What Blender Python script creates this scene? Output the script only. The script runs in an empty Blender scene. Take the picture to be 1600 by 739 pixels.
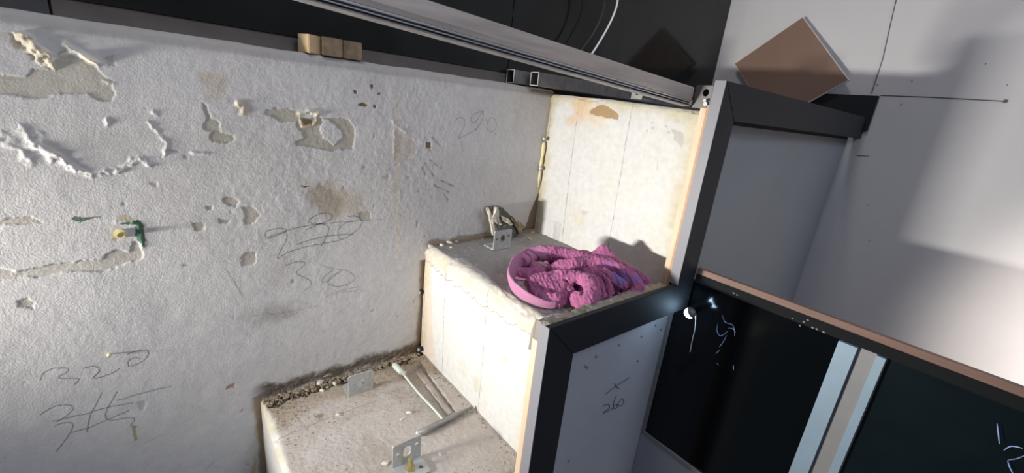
import bpy, bmesh, math, random
import numpy as np
from mathutils import Vector, Matrix

random.seed(7)
RNG = np.random.RandomState(11)
SC = bpy.context.scene
COL = SC.collection

# ------------------------------------------------------------------ camera
F = 657.355
MR = np.array([[0.6212, 0.7768, 0.1035], [0.2940, -0.1085, -0.9496], [-0.7264, 0.6203, -0.2958]])
CP = np.array([0.7475, -0.4043, 0.2994])
cd = bpy.data.cameras.new('camera'); cam = bpy.data.objects.new('camera', cd); COL.objects.link(cam)
cd.sensor_width = 36.0; cd.lens = 36.0 * F / 1600.0; cd.clip_start = 0.01; cd.clip_end = 50
r_, d_, f_ = Vector(MR[0]).normalized(), Vector(MR[1]).normalized(), Vector(MR[2]).normalized()
rm = Matrix((r_, -d_, -f_)).transposed().to_4x4(); rm.translation = Vector(CP)
cam.matrix_world = rm
SC.camera = cam

# ------------------------------------------------------------------ world, lights, exposure
w = bpy.data.worlds.new('world'); SC.world = w; w.use_nodes = True
w.node_tree.nodes['Background'].inputs[0].default_value = (0.62, 0.68, 0.85, 1)
w.node_tree.nodes['Background'].inputs[1].default_value = 0.20
SC.view_settings.view_transform = 'Standard'; SC.view_settings.look = 'None'
SC.view_settings.gamma = 1.0; SC.view_settings.use_curve_mapping = False
SC.view_settings.exposure = 0.0

def area(name, loc, target, sx, sy, power, color, spread=180):
    l = bpy.data.lights.new(name, 'AREA'); l.shape = 'RECTANGLE'; l.size = sx; l.size_y = sy
    l.energy = power; l.color = color; l.spread = math.radians(spread)
    o = bpy.data.objects.new(name, l); COL.objects.link(o); o.location = loc
    d = (Vector(target) - Vector(loc)).normalized()
    o.rotation_euler = d.to_track_quat('-Z', 'Y').to_euler()
    return o
# site work lamp standing low by the wall, left of the frame
area('work_lamp', (0.100, -1.10, 0.038), (0.34, 0.3, 0.14), 0.17, 0.035, 4.6, (1.0, 0.965, 0.915), 75)
# ceiling light over the stairs
area('ceiling_light', (0.26, -0.6, 1.9), (0.3, 0.4, 0.0), 0.3, 0.3, 6.5, (1.0, 0.97, 0.96), 170)
# added soft cool fill from the right
area('cool_fill_light', (2.7, 0.3, 2.1), (0.2, 0.1, 0.0), 1.0, 1.2, 26.0, (0.74, 0.83, 1.0), 170)
# added warm fill spot behind the camera, brightening the right of the end wall
area('end_wall_fill', (1.65, -1.7, 1.0), (1.2, 1.1, -0.08), 0.12, 0.12, 4.5, (1.0, 0.92, 0.84), 20)

# ------------------------------------------------------------------ helpers
def ray(u, v): return MR.T @ np.array([(u - 800) / F, (v - 369.5) / F, 1.0])
def on(ax, val, u, v):
    """the point of the plane axis=val that pixel (u, v) of the photograph shows"""
    d = ray(u, v); return CP + (val - CP[ax]) / d[ax] * d

def link(name, me, mat=None, parent=None, smooth=False):
    o = bpy.data.objects.new(name, me); COL.objects.link(o)
    if mat is not None: me.materials.append(mat)
    if smooth:
        me.polygons.foreach_set('use_smooth', np.ones(len(me.polygons), dtype=bool))
    if parent is not None:
        o.parent = parent
        o.matrix_parent_inverse = Matrix.Translation(-Vector(parent.location))
        if parent.parent is not None: o.matrix_parent_inverse = Matrix.Identity(4)
    return o
def obj(name, bm, mat=None, parent=None, smooth=False, bevel=0):
    if bevel > 0:
        bmesh.ops.bevel(bm, geom=list(bm.edges), offset=bevel, segments=2, affect='EDGES', clamp_overlap=True)
    bmesh.ops.recalc_face_normals(bm, faces=bm.faces)
    me = bpy.data.meshes.new(name); bm.to_mesh(me); bm.free()
    return link(name, me, mat, parent, smooth)
def thing(name, label, cat, loc=(0, 0, 0), group=None):
    o = bpy.data.objects.new(name, None); COL.objects.link(o); o.location = loc; o.empty_display_size = 0.02
    o['label'] = label; o['category'] = cat
    if group: o['group'] = group
    return o
def tag(o, label, cat, group=None):
    o['label'] = label; o['category'] = cat
    if group: o['group'] = group
    return o
def kind(o, k='structure'): o['kind'] = k; return o

def box(bm, x0, x1, y0, y1, z0, z1, mtx=None):
    vs = [bm.verts.new((x, y, z)) for x in (x0, x1) for y in (y0, y1) for z in (z0, z1)]
    if mtx is not None:
        for v in vs: v.co = mtx @ v.co
    for q in ((0, 1, 3, 2), (4, 6, 7, 5), (0, 4, 5, 1), (2, 3, 7, 6), (0, 2, 6, 4), (1, 5, 7, 3)):
        bm.faces.new([vs[i] for i in q])
    return vs
def bx(x0, x1, y0, y1, z0, z1, mtx=None):
    bm = bmesh.new(); box(bm, x0, x1, y0, y1, z0, z1, mtx); return bm
def prism(bm, pts, axis, a, b):
    """polygon pts (in the two other axes) extruded along axis from a to b"""
    def mk(p, t):
        c = [p[0], p[1]]; c.insert(axis, t); return bm.verts.new(c)
    A = [mk(p, a) for p in pts]; B = [mk(p, b) for p in pts]
    bm.faces.new(A); bm.faces.new(B[::-1])
    n = len(pts)
    for i in range(n): bm.faces.new([A[i], B[i], B[(i + 1) % n], A[(i + 1) % n]])
def spline(pts, n=8, closed=False):
    P = [Vector(p) for p in pts]; out = []
    m = len(P); rng = m if closed else m - 1
    for i in range(rng):
        if closed: p0, p1, p2, p3 = P[i - 1], P[i], P[(i + 1) % m], P[(i + 2) % m]
        else: p0, p1, p2, p3 = P[max(i - 1, 0)], P[i], P[i + 1], P[min(i + 2, m - 1)]
        for k in range(n):
            t = k / n
            out.append(0.5 * ((2 * p1) + (-p0 + p2) * t + (2 * p0 - 5 * p1 + 4 * p2 - p3) * t * t + (-p0 + 3 * p1 - 3 * p2 + p3) * t ** 3))
    if not closed: out.append(P[-1].copy())
    return out
def tube(bm, pts, rad, seg=8, closed=False, cap=True, flat=None):
    n = len(pts); rings = []
    rr = rad if hasattr(rad, '__len__') else [rad] * n
    prev = None
    for i, p in enumerate(pts):
        if closed: t = pts[(i + 1) % n] - pts[i - 1]
        else: t = pts[min(i + 1, n - 1)] - pts[max(i - 1, 0)]
        t.normalize()
        if prev is None:
            a = Vector((0, 0, 1)) if abs(t.z) < 0.9 else Vector((1, 0, 0))
            nrm = (a - t * a.dot(t)).normalized()
        else: nrm = (prev - t * prev.dot(t)).normalized()
        prev = nrm; b = t.cross(nrm)
        ring = []
        for k in range(seg):
            an = 2 * math.pi * k / seg
            ca, sa = math.cos(an) * rr[i], math.sin(an) * rr[i]
            if flat: ca *= flat[0]; sa *= flat[1]
            ring.append(bm.verts.new(p + nrm * ca + b * sa))
        rings.append(ring)
    for i in range(n if closed else n - 1):
        A, B = rings[i], rings[(i + 1) % n]
        for k in range(seg): bm.faces.new([A[k], A[(k + 1) % seg], B[(k + 1) % seg], B[k]])
    if cap and not closed: bm.faces.new(rings[0][::-1]); bm.faces.new(rings[-1])
def cyl(bm, c, axis, r, h, seg=16):
    a = Vector(axis).normalized(); c = Vector(c)
    tube(bm, [c, c + a * h], r, seg)
def rock(bm, c, s, sub=1, sq=(1, 1, .7), rough=.35):
    m = bmesh.ops.create_icosphere(bm, subdivisions=sub, radius=1)
    R = Matrix.Rotation(random.uniform(0, 6.3), 3, 'Z') @ Matrix.Rotation(random.uniform(0, 6.3), 3, 'X')
    Rz = Matrix.Rotation(random.uniform(0, 6.3), 3, 'Z')
    for v in m['verts']:
        p = R @ v.co * (1 + random.uniform(-rough, rough))
        v.co = Rz @ Vector((p.x * sq[0] * s, p.y * sq[1] * s, p.z * sq[2] * s)) + Vector(c)
def curve_plate(name, outer, holes, thick, mtx, mat, parent):
    """flat sheet with real holes, built from a filled 2D curve"""
    cu = bpy.data.curves.new(name, 'CURVE'); cu.dimensions = '2D'; cu.fill_mode = 'BOTH'; cu.extrude = thick / 2
    for poly in [outer] + holes:
        s = cu.splines.new('POLY'); s.points.add(len(poly) - 1); s.use_cyclic_u = True
        for i, p in enumerate(poly): s.points[i].co = (p[0], p[1], 0, 1)
    t = bpy.data.objects.new('t', cu); COL.objects.link(t)
    dg = bpy.context.evaluated_depsgraph_get()
    me = bpy.data.meshes.new_from_object(t.evaluated_get(dg)); bpy.data.objects.remove(t); bpy.data.curves.remove(cu)
    me.name = name; me.transform(mtx); me.materials.clear()
    return link(name, me, mat, parent)
def rrect(x0, x1, y0, y1, r, n=5):
    out = []
    for cx, cy, a in ((x1 - r, y1 - r, 0), (x0 + r, y1 - r, 90), (x0 + r, y0 + r, 180), (x1 - r, y0 + r, 270)):
        for k in range(n + 1):
            t = math.radians(a + 90 * k / n); out.append((cx + r * math.cos(t), cy + r * math.sin(t)))
    return out
def circ(x, y, r, n=14, sy=1): return [(x + r * math.cos(2 * math.pi * k / n), y + r * sy * math.sin(2 * math.pi * k / n)) for k in range(n)]

# ------------------------------------------------------------------ numpy noise
def vnoise(a, b, scale, seed):
    """smooth value noise of coordinates a, b with cell size 'scale', about -1..1"""
    rs = np.random.RandomState(seed); N = 256; T = rs.uniform(-1, 1, (N, N))
    x = a / scale + 1000.3; y = b / scale + 1000.7
    xi = np.floor(x).astype(int); yi = np.floor(y).astype(int)
    fx = x - xi; fy = y - yi; fx = fx * fx * (3 - 2 * fx); fy = fy * fy * (3 - 2 * fy)
    g = lambda i, j: T[i % N, j % N]
    return (g(xi, yi) * (1 - fx) + g(xi + 1, yi) * fx) * (1 - fy) + (g(xi, yi + 1) * (1 - fx) + g(xi + 1, yi + 1) * fx) * fy
def fbm(a, b, scale, seed, o=4, g=.5):
    r = 0; am = 1
    for k in range(o): r = r + am * vnoise(a, b, scale / 2 ** k, seed + k * 13); am *= g
    return r
def inpoly(a, b, P):
    r = np.zeros(a.shape, bool); n = len(P)
    for i in range(n):
        x0, y0 = P[i]; x1, y1 = P[(i + 1) % n]
        if y0 == y1: continue
        c = ((b >= y0) != (b >= y1)) & (a < (x1 - x0) * (b - y0) / (y1 - y0) + x0)
        r ^= c
    return r
def dseg(a, b, P):
    """distance to polyline P and parameter along it"""
    best = np.full(a.shape, 9.0); par = np.zeros(a.shape); n = len(P) - 1
    for i in range(n):
        x0, y0 = P[i]; x1, y1 = P[i + 1]; dx, dy = x1 - x0, y1 - y0; L = dx * dx + dy * dy + 1e-12
        t = np.clip(((a - x0) * dx + (b - y0) * dy) / L, 0, 1)
        d = np.hypot(a - x0 - t * dx, b - y0 - t * dy); m = d < best
        best = np.where(m, d, best); par = np.where(m, (i + t) / n, par)
    return best, par
def sm(x, a, b):
    t = np.clip((x - a) / (b - a), 0, 1); return t * t * (3 - 2 * t)
class Paint:
    """colour and height maps over plane coordinates a, b"""
    def __init__(s, a, b, base): s.a, s.b = a, b; s.c = np.empty(a.shape + (3,)); s.c[:] = base; s.h = np.zeros(a.shape)
    def win(s, P, pad):
        P = np.array(P); m = (s.a > P[:, 0].min() - pad) & (s.a < P[:, 0].max() + pad) & (s.b > P[:, 1].min() - pad) & (s.b < P[:, 1].max() + pad)
        ii = np.where(m.any(1))[0]; jj = np.where(m.any(0))[0]
        if len(ii) == 0 or len(jj) == 0: return None
        return np.s_[ii[0]:ii[-1] + 1, jj[0]:jj[-1] + 1]
    def mix(s, w, k, col): s.c[w] += (np.array(col) - s.c[w]) * k[..., None]
    def poly(s, P, col, h=0, k=1, rag=.0016, seed=3, edge=0):
        w = s.win(P, .01)
        if w is None: return
        a, b = s.a[w], s.b[w]
        a2 = a + rag * fbm(a, b, .012, seed, 4, .7); b2 = b + rag * fbm(a, b, .012, seed + 50, 4, .7)
        m = inpoly(a2, b2, P).astype(float)
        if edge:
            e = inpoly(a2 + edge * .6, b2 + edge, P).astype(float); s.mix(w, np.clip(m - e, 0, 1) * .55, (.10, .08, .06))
        s.mix(w, m * k, col); s.h[w] += m * h
    def line(s, P, wd, col, k=1, h=0, seed=5, fade=False):
        w = s.win(P, wd * 3)
        if w is None: return
        a, b = s.a[w], s.b[w]; d, t = dseg(a, b, P)
        m = 1 - sm(d, wd * .45, wd * 1.15)
        if fade: m = m * (.55 + .45 * vnoise(a, b, .006, seed))
        s.mix(w, np.clip(m * k, 0, 1), col); s.h[w] += m * h
    def ridge(s, P, wd, h, col=None, k=.7, seed=9, rag=.5):
        w = s.win(P, wd * 3)
        if w is None: return
        a, b = s.a[w], s.b[w]
        a2 = a + wd * rag * fbm(a, b, wd * 1.6, seed); b2 = b + wd * rag * fbm(a, b, wd * 1.6, seed + 3)
        d, t = dseg(a2, b2, P); m = np.exp(-(d / wd) ** 2) * (.7 + .5 * vnoise(a, b, wd * 2, seed + 9))
        s.h[w] += m * h
        if col is not None: s.mix(w, np.clip(m * 1.3 - .2, 0, 1) * k, col)
    def blob(s, c, r, col, k=.6, h=0, seed=4, sx=1):
        P = [(c[0] - r * sx, c[1] - r), (c[0] + r * sx, c[1] + r)]; w = s.win(P, r * .6)
        if w is None: return
        a, b = s.a[w], s.b[w]; d = np.hypot((a - c[0]) / sx, b - c[1]) / r + .35 * fbm(a, b, r * .6, seed)
        m = 1 - sm(d, .35, 1.1); s.mix(w, m * k, col); s.h[w] += m * h
    def speck(s, m, k, col): s.c += (np.array(col) - s.c) * (m * k)[..., None]
def grid_mesh(name, P, colors, mat, parent=None, smooth=True):
    """P (n, m, 3) array of points -> one quad mesh with a colour attribute"""
    n, m = P.shape[:2]; me = bpy.data.meshes.new(name)
    me.vertices.add(n * m); me.vertices.foreach_set('co', P.reshape(-1).astype(np.float32))
    i = np.arange(n * m).reshape(n, m)
    q = np.stack([i[:-1, :-1], i[1:, :-1], i[1:, 1:], i[:-1, 1:]], -1).reshape(-1, 4)
    me.loops.add(q.size); me.loops.foreach_set('vertex_index', q.reshape(-1).astype(np.int32))
    me.polygons.add(len(q)); me.polygons.foreach_set('loop_start', (np.arange(len(q)) * 4).astype(np.int32))
    me.polygons.foreach_set('loop_total', np.full(len(q), 4, np.int32))
    me.update(calc_edges=True)
    at = me.color_attributes.new('tint', 'FLOAT_COLOR', 'POINT')
    c4 = np.concatenate([np.clip(colors, 0, 1), np.ones(colors.shape[:2] + (1,))], -1)
    at.data.foreach_set('color', c4.reshape(-1).astype(np.float32))
    return link(name, me, mat, parent, smooth)

# ------------------------------------------------------------------ materials
def mat(name, col, rough=.6, metal=0, bump=0, bscale=300, var=0, vscale=30, spec=.5, coat=0, attr=False, emis=None, aniso=None, trans=0):
    m = bpy.data.materials.new(name); m.use_nodes = True; nt = m.node_tree; N, L = nt.nodes, nt.links
    b = N['Principled BSDF']; b.inputs['Roughness'].default_value = rough; b.inputs['Metallic'].default_value = metal
    b.inputs['Base Color'].default_value = (*col, 1); b.inputs['Specular IOR Level'].default_value = spec
    b.inputs['Coat Weight'].default_value = coat; b.inputs['Coat Roughness'].default_value = .04
    b.inputs['Transmission Weight'].default_value = trans
    tc = N.new('ShaderNodeTexCoord'); src = tc.outputs['Object']
    if aniso:
        mp = N.new('ShaderNodeMapping'); mp.inputs['Scale'].default_value = aniso; L.new(src, mp.inputs[0]); src = mp.outputs[0]
    base = None
    if attr:
        a = N.new('ShaderNodeVertexColor'); a.layer_name = 'tint'; base = a.outputs[0]
    if var:
        n = N.new('ShaderNodeTexNoise'); n.inputs['Scale'].default_value = vscale; n.inputs['Detail'].default_value = 5
        L.new(src, n.inputs['Vector'])
        r = N.new('ShaderNodeMapRange'); r.inputs[3].default_value = 1 - var; r.inputs[4].default_value = 1 + var
        r.inputs[1].default_value = .3; r.inputs[2].default_value = .7
        L.new(n.outputs[0], r.inputs[0])
        mx = N.new('ShaderNodeVectorMath'); mx.operation = 'SCALE'
        if base is not None: L.new(base, mx.inputs[0])
        else: mx.inputs[0].default_value = col
        L.new(r.outputs[0], mx.inputs['Scale']); base = mx.outputs[0]
    if base is not None: L.new(base, b.inputs['Base Color'])
    if bump:
        n = N.new('ShaderNodeTexNoise'); n.inputs['Scale'].default_value = bscale; n.inputs['Detail'].default_value = 6; n.inputs['Roughness'].default_value = .6
        L.new(src, n.inputs['Vector'])
        bp = N.new('ShaderNodeBump'); bp.inputs['Strength'].default_value = 1; bp.inputs['Distance'].default_value = bump
        L.new(n.outputs[0], bp.inputs['Height']); L.new(bp.outputs[0], b.inputs['Normal'])
    if emis: b.inputs['Emission Color'].default_value = (*emis[0], 1); b.inputs['Emission Strength'].default_value = emis[1]
    return m
M_PLASTER = mat('painted_plaster', (.6, .58, .55), .85, attr=True, bump=.0006, bscale=420, var=.05, vscale=60, spec=.25)
M_STEP = mat('step_mortar', (.7, .7, .66), .8, attr=True, bump=.0008, bscale=420, var=.06, vscale=90, spec=.25)
M_GREY = mat('grey_board', (.60, .58, .58), .7, bump=.00006, bscale=900, var=.03, vscale=5, spec=.3)
M_INFILL = mat('grey_side_board', (.215, .22, .235), .6, bump=.00006, bscale=900, var=.04, vscale=6, spec=.3)
M_INFILL2 = mat('pale_side_board', (.37, .37, .40), .6, bump=.00006, bscale=900, var=.06, vscale=9, spec=.3)
M_BLACKGLOSS = mat('black_gloss_panel', (.012, .013, .012), .09, var=.25, vscale=8, spec=.32)
M_PRIMER = mat('brown_primer', (.13, .11, .098), .7, bump=.0002, bscale=300, var=.1)
M_STEELGREY = mat('grey_sheet', (.06, .058, .06), .5, var=.1)
M_CASING = mat('charcoal_laminate', (.013, .014, .017), .68, bump=.00003, bscale=1500, spec=.3)
M_EDGE = mat('grey_edge_band', (.21, .21, .23), .5)
M_WOOD = mat('pine_strip', (.60, .48, .34), .65, var=.14, vscale=60, aniso=(1, 1, .12), bump=.0001)
M_WOODO = mat('orange_pine_edge', (.48, .28, .15), .6, var=.14, vscale=60, aniso=(1, 1, .12))
M_PLY = mat('brown_ply_edge', (.20, .115, .085), .6, var=.12, vscale=80, aniso=(.15, 1, 1))
M_RAIL = mat('black_rail', (.012, .013, .014), .8, spec=.12)
M_GLASSB = mat('black_glass', (.0016, .0026, .0032), .12, spec=.35)
M_GLASST = mat('dark_teal_glass', (.003, .008, .010), .22, var=.35, vscale=9, spec=.4)
M_ALU = mat('pale_aluminium', (.29, .39, .47), .42, metal=.25, var=.04, vscale=30)
M_ALUT = mat('brushed_grey_aluminium', (.26, .255, .255), .5, metal=.2, var=.04, vscale=30)
M_ZINC = mat('zinc_plated_steel', (.52, .53, .52), .42, metal=.45, var=.12, vscale=120, bump=.00005)
M_ZINCD = mat('dull_steel', (.30, .29, .28), .5, metal=.6, var=.2, vscale=80, bump=.0001)
M_CUT = mat('cut_steel', (.62, .62, .62), .5)
M_TUBE = mat('dark_steel_tube', (.15, .14, .135), .55, metal=.4, var=.2, vscale=60)
M_BRASS = mat('yellow_zinc', (.60, .50, .26), .35, metal=.8, var=.1, vscale=200)
M_BARW = mat('weathered_aluminium', (.46, .39, .34), .48, metal=.3, var=.22, vscale=30, aniso=(3, .15, 3))
M_BARS = mat('bright_aluminium', (.62, .62, .62), .28, metal=.85, var=.12, vscale=40, aniso=(3, .15, 3))
M_TILE = mat('brown_tile', (.215, .135, .10), .38, var=.05, vscale=6, spec=.4)
M_TILEE = mat('tile_edge', (.50, .46, .42), .7, var=.15, vscale=80)
M_FOAM = mat('cream_foam', (.74, .66, .36), .6, var=.1, vscale=90, bump=.0004, bscale=200)
M_DIRT = mat('mortar_crumbs', (.27, .215, .15), .95, var=.55, vscale=120, bump=.0003)
M_CHUNK = mat('pale_mortar', (.66, .60, .50), .9, var=.22, vscale=90, bump=.0008, bscale=200)
M_CHUNKD = mat('shaded_mortar', (.11, .11, .085), .9, var=.35, vscale=110, bump=.0010, bscale=200)  # grey-green mortar, darkened to carry the shade in its recesses
M_CHUNKB = mat('brown_mortar', (.30, .23, .15), .9, var=.3, vscale=110, bump=.0008, bscale=200)
M_PLUG = mat('pale_green_plastic', (.58, .64, .58), .45)
M_TIMBER = mat('rough_timber', (.20, .145, .085), .8, var=.3, vscale=90, bump=.0005)
M_TIMBERL = mat('pale_timber', (.55, .40, .22), .7, var=.1, vscale=90)  # paler tone for the left piece of the offcut
M_PENCIL = mat('pencil_mark', (.10, .10, .11), .7)
M_CABLEW = mat('white_cable', (.75, .76, .78), .4)
M_CABLEB = mat('black_cable', (.01, .01, .01), .5)
M_LED = mat('led_lens', (.9, .95, 1), .3, emis=((.50, .75, 1.0), 45))
M_LEDB = mat('lamp_housing', (.10, .11, .12), .4)
M_FILM = mat('clear_film', (.35, .5, .85), .15, spec=.8)
M_HOLE = mat('dark_gap', (.02, .016, .012), .95)

# ------------------------------------------------------------------ sizes (metres)
W = .385; H2 = .335; D1 = .319; D2 = .3073; H1 = .252; YG = 1.099; W2 = .4212; E_ = .045; CZ = .0329; BW = .0556
TOP = .345; XB = -.04; XP = .39

def PL(k, off=(0, 0), s=1.0):
    """pixel list -> wall-plane (y, z) list"""
    return [tuple(on(0, 0, off[0] + x * s, off[1] + y * s)[1:]) for x, y in k]
S3 = .3384

# ------------------------------------------------------------------ left wall
def build_left_wall():
    ys = np.linspace(-.80, .318, 880); zs = np.linspace(-.70, .326, 800)
    dy = ys[1] - ys[0]
    A, B = np.meshgrid(ys, zs, indexing='ij')
    P = Paint(A, B, (.555, .535, .52))
    P.h += .0012 * fbm(A, B, .16, 1, 2) + .00025 * fbm(A, B, .03, 8, 2)
    tex = fbm(A, B, .0065, 21, 3, .6)
    rough = sm(A, -.45, -.18) * (1 - .75 * sm(B, -.3, .1) * 0) * (1 - sm(A, .0, .12) * .55)
    rough *= .45 + .55 * sm(fbm(A, B, .12, 77, 2), -.5, .5)
    P.h += (.00006 + .00017 * rough) * tex + .00007 * fbm(A, B, .0035, 31, 2)
    mott = fbm(A, B, .09, 41, 4); P.speck(sm(mott, .1, 1.2), .22, (.47, .445, .41)); P.speck(sm(-mott, .3, 1.3), .15, (.62, .61, .60))
    # the plaster is browner towards the right-hand corner and at the foot
    P.speck(sm(A, .05, .31) * .8, .30, (.47, .42, .36)); P.speck(sm(A, .1, .31) * sm(B, .2, .32), .35, (.50, .41, .30))
    pits = fbm(A, B, .018, 91, 2); P.speck(sm(pits, 1.12, 1.3), .5, (.35, .30, .24)); P.h -= .0006 * sm(pits, 1.1, 1.3)
    pc = (.46, .43, .375)
    def crop(pp, c, **kw): P.poly(PL(pp, *c), **kw)
    c1 = ((0, 0), S3); c2 = ((400, 0), S3); c5 = ((0, 230), S3); c6 = ((300, 230), S3); c9 = ((0, 489), S3)
    big = [(-60, 335), (0, 340), (120, 350), (150, 330), (230, 325), (200, 270), (130, 215), (0, 150), (-60, 150)]
    crop([(0, 145), (45, 150), (70, 215), (130, 280), (0, 180)], c1, col=(.50, .46, .39), k=.6)
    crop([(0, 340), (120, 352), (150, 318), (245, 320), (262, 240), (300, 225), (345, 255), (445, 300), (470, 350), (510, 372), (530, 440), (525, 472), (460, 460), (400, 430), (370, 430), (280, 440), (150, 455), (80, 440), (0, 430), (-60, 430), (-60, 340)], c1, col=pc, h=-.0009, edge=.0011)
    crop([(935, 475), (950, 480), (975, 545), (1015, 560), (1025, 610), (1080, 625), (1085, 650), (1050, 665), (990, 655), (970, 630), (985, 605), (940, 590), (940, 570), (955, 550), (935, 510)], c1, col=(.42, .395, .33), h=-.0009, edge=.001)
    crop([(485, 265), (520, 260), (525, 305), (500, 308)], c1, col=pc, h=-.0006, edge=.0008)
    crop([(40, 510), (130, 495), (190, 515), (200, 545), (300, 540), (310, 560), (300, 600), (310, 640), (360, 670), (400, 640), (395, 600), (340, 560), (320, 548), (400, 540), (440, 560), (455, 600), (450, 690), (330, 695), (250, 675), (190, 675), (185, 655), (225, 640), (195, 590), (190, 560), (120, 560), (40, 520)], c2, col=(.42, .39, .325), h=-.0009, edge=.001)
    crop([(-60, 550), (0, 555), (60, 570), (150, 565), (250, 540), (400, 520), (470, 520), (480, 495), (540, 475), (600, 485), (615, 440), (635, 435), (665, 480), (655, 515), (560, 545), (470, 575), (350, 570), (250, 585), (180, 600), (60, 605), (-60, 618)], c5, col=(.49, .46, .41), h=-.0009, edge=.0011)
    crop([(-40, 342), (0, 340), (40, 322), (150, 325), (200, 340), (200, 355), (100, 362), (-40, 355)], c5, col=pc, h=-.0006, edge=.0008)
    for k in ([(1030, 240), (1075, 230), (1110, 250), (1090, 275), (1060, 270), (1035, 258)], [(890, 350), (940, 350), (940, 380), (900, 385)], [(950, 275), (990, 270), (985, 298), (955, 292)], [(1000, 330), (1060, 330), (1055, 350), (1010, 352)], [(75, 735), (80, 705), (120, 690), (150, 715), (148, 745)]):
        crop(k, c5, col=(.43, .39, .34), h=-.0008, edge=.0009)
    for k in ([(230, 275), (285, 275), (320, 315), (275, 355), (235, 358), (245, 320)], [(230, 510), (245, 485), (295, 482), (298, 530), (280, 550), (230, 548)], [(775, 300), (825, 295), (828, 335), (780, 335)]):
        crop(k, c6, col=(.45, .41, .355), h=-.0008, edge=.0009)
    for k in ([(640, 610), (720, 640), (745, 680), (720, 739), (640, 739)],): crop(k, c2, col=(.52, .46, .37), h=-.0004, k=.6)
    for k in ([(470, 478), (495, 473), (520, 486), (505, 497), (480, 492)], [(447, 415), (465, 418), (468, 435), (452, 432)], [(525, 388), (540, 390), (545, 412), (530, 410)], [(560, 428), (578, 426), (574, 438), (562, 438)], [(540, 485), (553, 486), (553, 500), (542, 498)], [(785, 655), (808, 655), (808, 685), (785, 683)]):
        crop(k, c2, col=(.22, .15, .09), h=-.0012, rag=.0008)
    crop([(500, 178), (550, 178), (525, 188)], c6, col=(.20, .14, .09), h=-.001, rag=.0005)
    # stains
    def px(x, y): return tuple(on(0, 0, x, y)[1:])
    P.blob(px(512, 308), .048, (.33, .27, .19), .75, seed=7, h=-.0005); P.blob(px(548, 318), .03, (.45, .39, .30), .6, seed=17)
    P.blob(px(335, 132), .02, (.46, .36, .26), .55, seed=6); P.blob(px(380, 168), .018, (.45, .38, .28), .6, seed=66)
    P.blob(px(440, 425), .03, (.40, .38, .34), .35, seed=76); P.blob(px(430, 490), .03, (.25, .23, .21), .5, seed=75, sx=1.6)
    P.line(PL([(618, 170), (622, 240), (620, 311), (623, 400)]), .004, (.62, .50, .26), .55, fade=True)
    P.line(PL([(624, 90), (620, 170), (612, 240)]), .007, (.55, .48, .36), .35, fade=True)
    P.line(PL([(668, 455), (610, 300), (640, 160)]), .03, (.50, .46, .41), .2)
    for k in ([(665, 255), (678, 275)], [(672, 250), (690, 262)], [(660, 262), (665, 272)], [(680, 290), (702, 300)], [(690, 282), (712, 292)], [(692, 300), (700, 312)], [(668, 230), (676, 240)], [(676, 215), (690, 230)]):
        P.line(PL(k), .0026, (.22, .19, .16), .75, h=-.0006, fade=True)
    for k in ([(380, 495), (440, 489), (495, 478)], [(415, 488), (455, 500)], [(352, 418), (378, 460)], [(355, 423), (382, 466), (395, 470)]):
        P.line(PL(k), .0016, (.25, .22, .20), .55, fade=True)
    # raised lumps, flakes and ridges that catch the low light
    P.ridge(PL([(150, 0), (240, 20), (300, 75), (380, 110), (420, 125), (480, 115), (540, 115), (590, 85), (640, 55), (695, 80)], *c5), .0028, .0026, seed=4, rag=.9)
    P.ridge(PL([(100, 610), (160, 650), (230, 690), (262, 722)], *c1), .005, .0042, seed=5, rag=.9)
    P.ridge(PL([(30, 650), (100, 690), (150, 739)], *c1), .005, .0022, seed=15, rag=.9)
    P.ridge(PL([(690, 570), (720, 600), (770, 660), (760, 720)], *c1), .002, .0016, seed=6, rag=.9)
    P.ridge(PL([(495, 550), (495, 580)], *c1), .002, .0022, seed=16)
    for k in ([(705, 515), (725, 530)], [(600, 739), (650, 735)], [(890, 705), (960, 710)]): P.ridge(PL(k, *c1), .002, .0015, seed=26)
    ch = PL([(45, 150), (110, 143), (155, 175), (165, 205), (240, 250), (258, 300), (245, 320), (175, 295), (145, 265), (70, 215)], *c1)
    w_ = P.win(ch, .01); a, b = A[w_], B[w_]
    m = inpoly(a + .0014 * fbm(a, b, .01, 3), b + .0014 * fbm(a, b, .01, 5), ch).astype(float)
    d, t = dseg(a, b, PL([(110, 143), (155, 175), (165, 205), (240, 250), (258, 300)], *c1))
    P.h[w_] += m * (-.001 + .0055 * np.exp(-(d / .010) ** 2) + .0026 * fbm(a, b, .008, 7, 4, .7)); P.mix(w_, m * .8, (.58, .50, .37))
    P.ridge(PL([(300, 203), (345, 232), (395, 265), (445, 292)], *c1), .0026, .0055, (.72, .64, .46), .9, seed=8, rag=.3)
    P.ridge(PL([(370, 250), (395, 265), (445, 292)], *c1), .0024, .0052, (.78, .70, .50), .9, seed=18, rag=.2)
    P.ridge(PL([(480, 372), (520, 385)], *c1), .002, .002, (.6, .52, .4), .6, seed=8)
    P.ridge(PL([(1105, 480), (1125, 500), (1120, 525)], *c1), .0032, .0045, (.62, .48, .30), .9, seed=9)
    P.ridge(PL([(200, 525), (235, 515), (285, 525)], *c2), .0030, .0050, (.74, .58, .32), .9, seed=10)
    P.ridge(PL([(205, 550), (215, 585), (265, 580), (280, 550)], *c2), .0020, .0022, (.70, .54, .32), .9, seed=11)
    crop([(215, 550), (265, 550), (260, 580), (222, 580)], c2, col=(.28, .18, .09), h=-.001)
    P.ridge(PL([(630, 560), (660, 590), (690, 610)], *c2), .002, .0016, seed=13); P.ridge(PL([(640, 600), (640, 700)], *c2), .003, .0012, seed=14)
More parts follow.
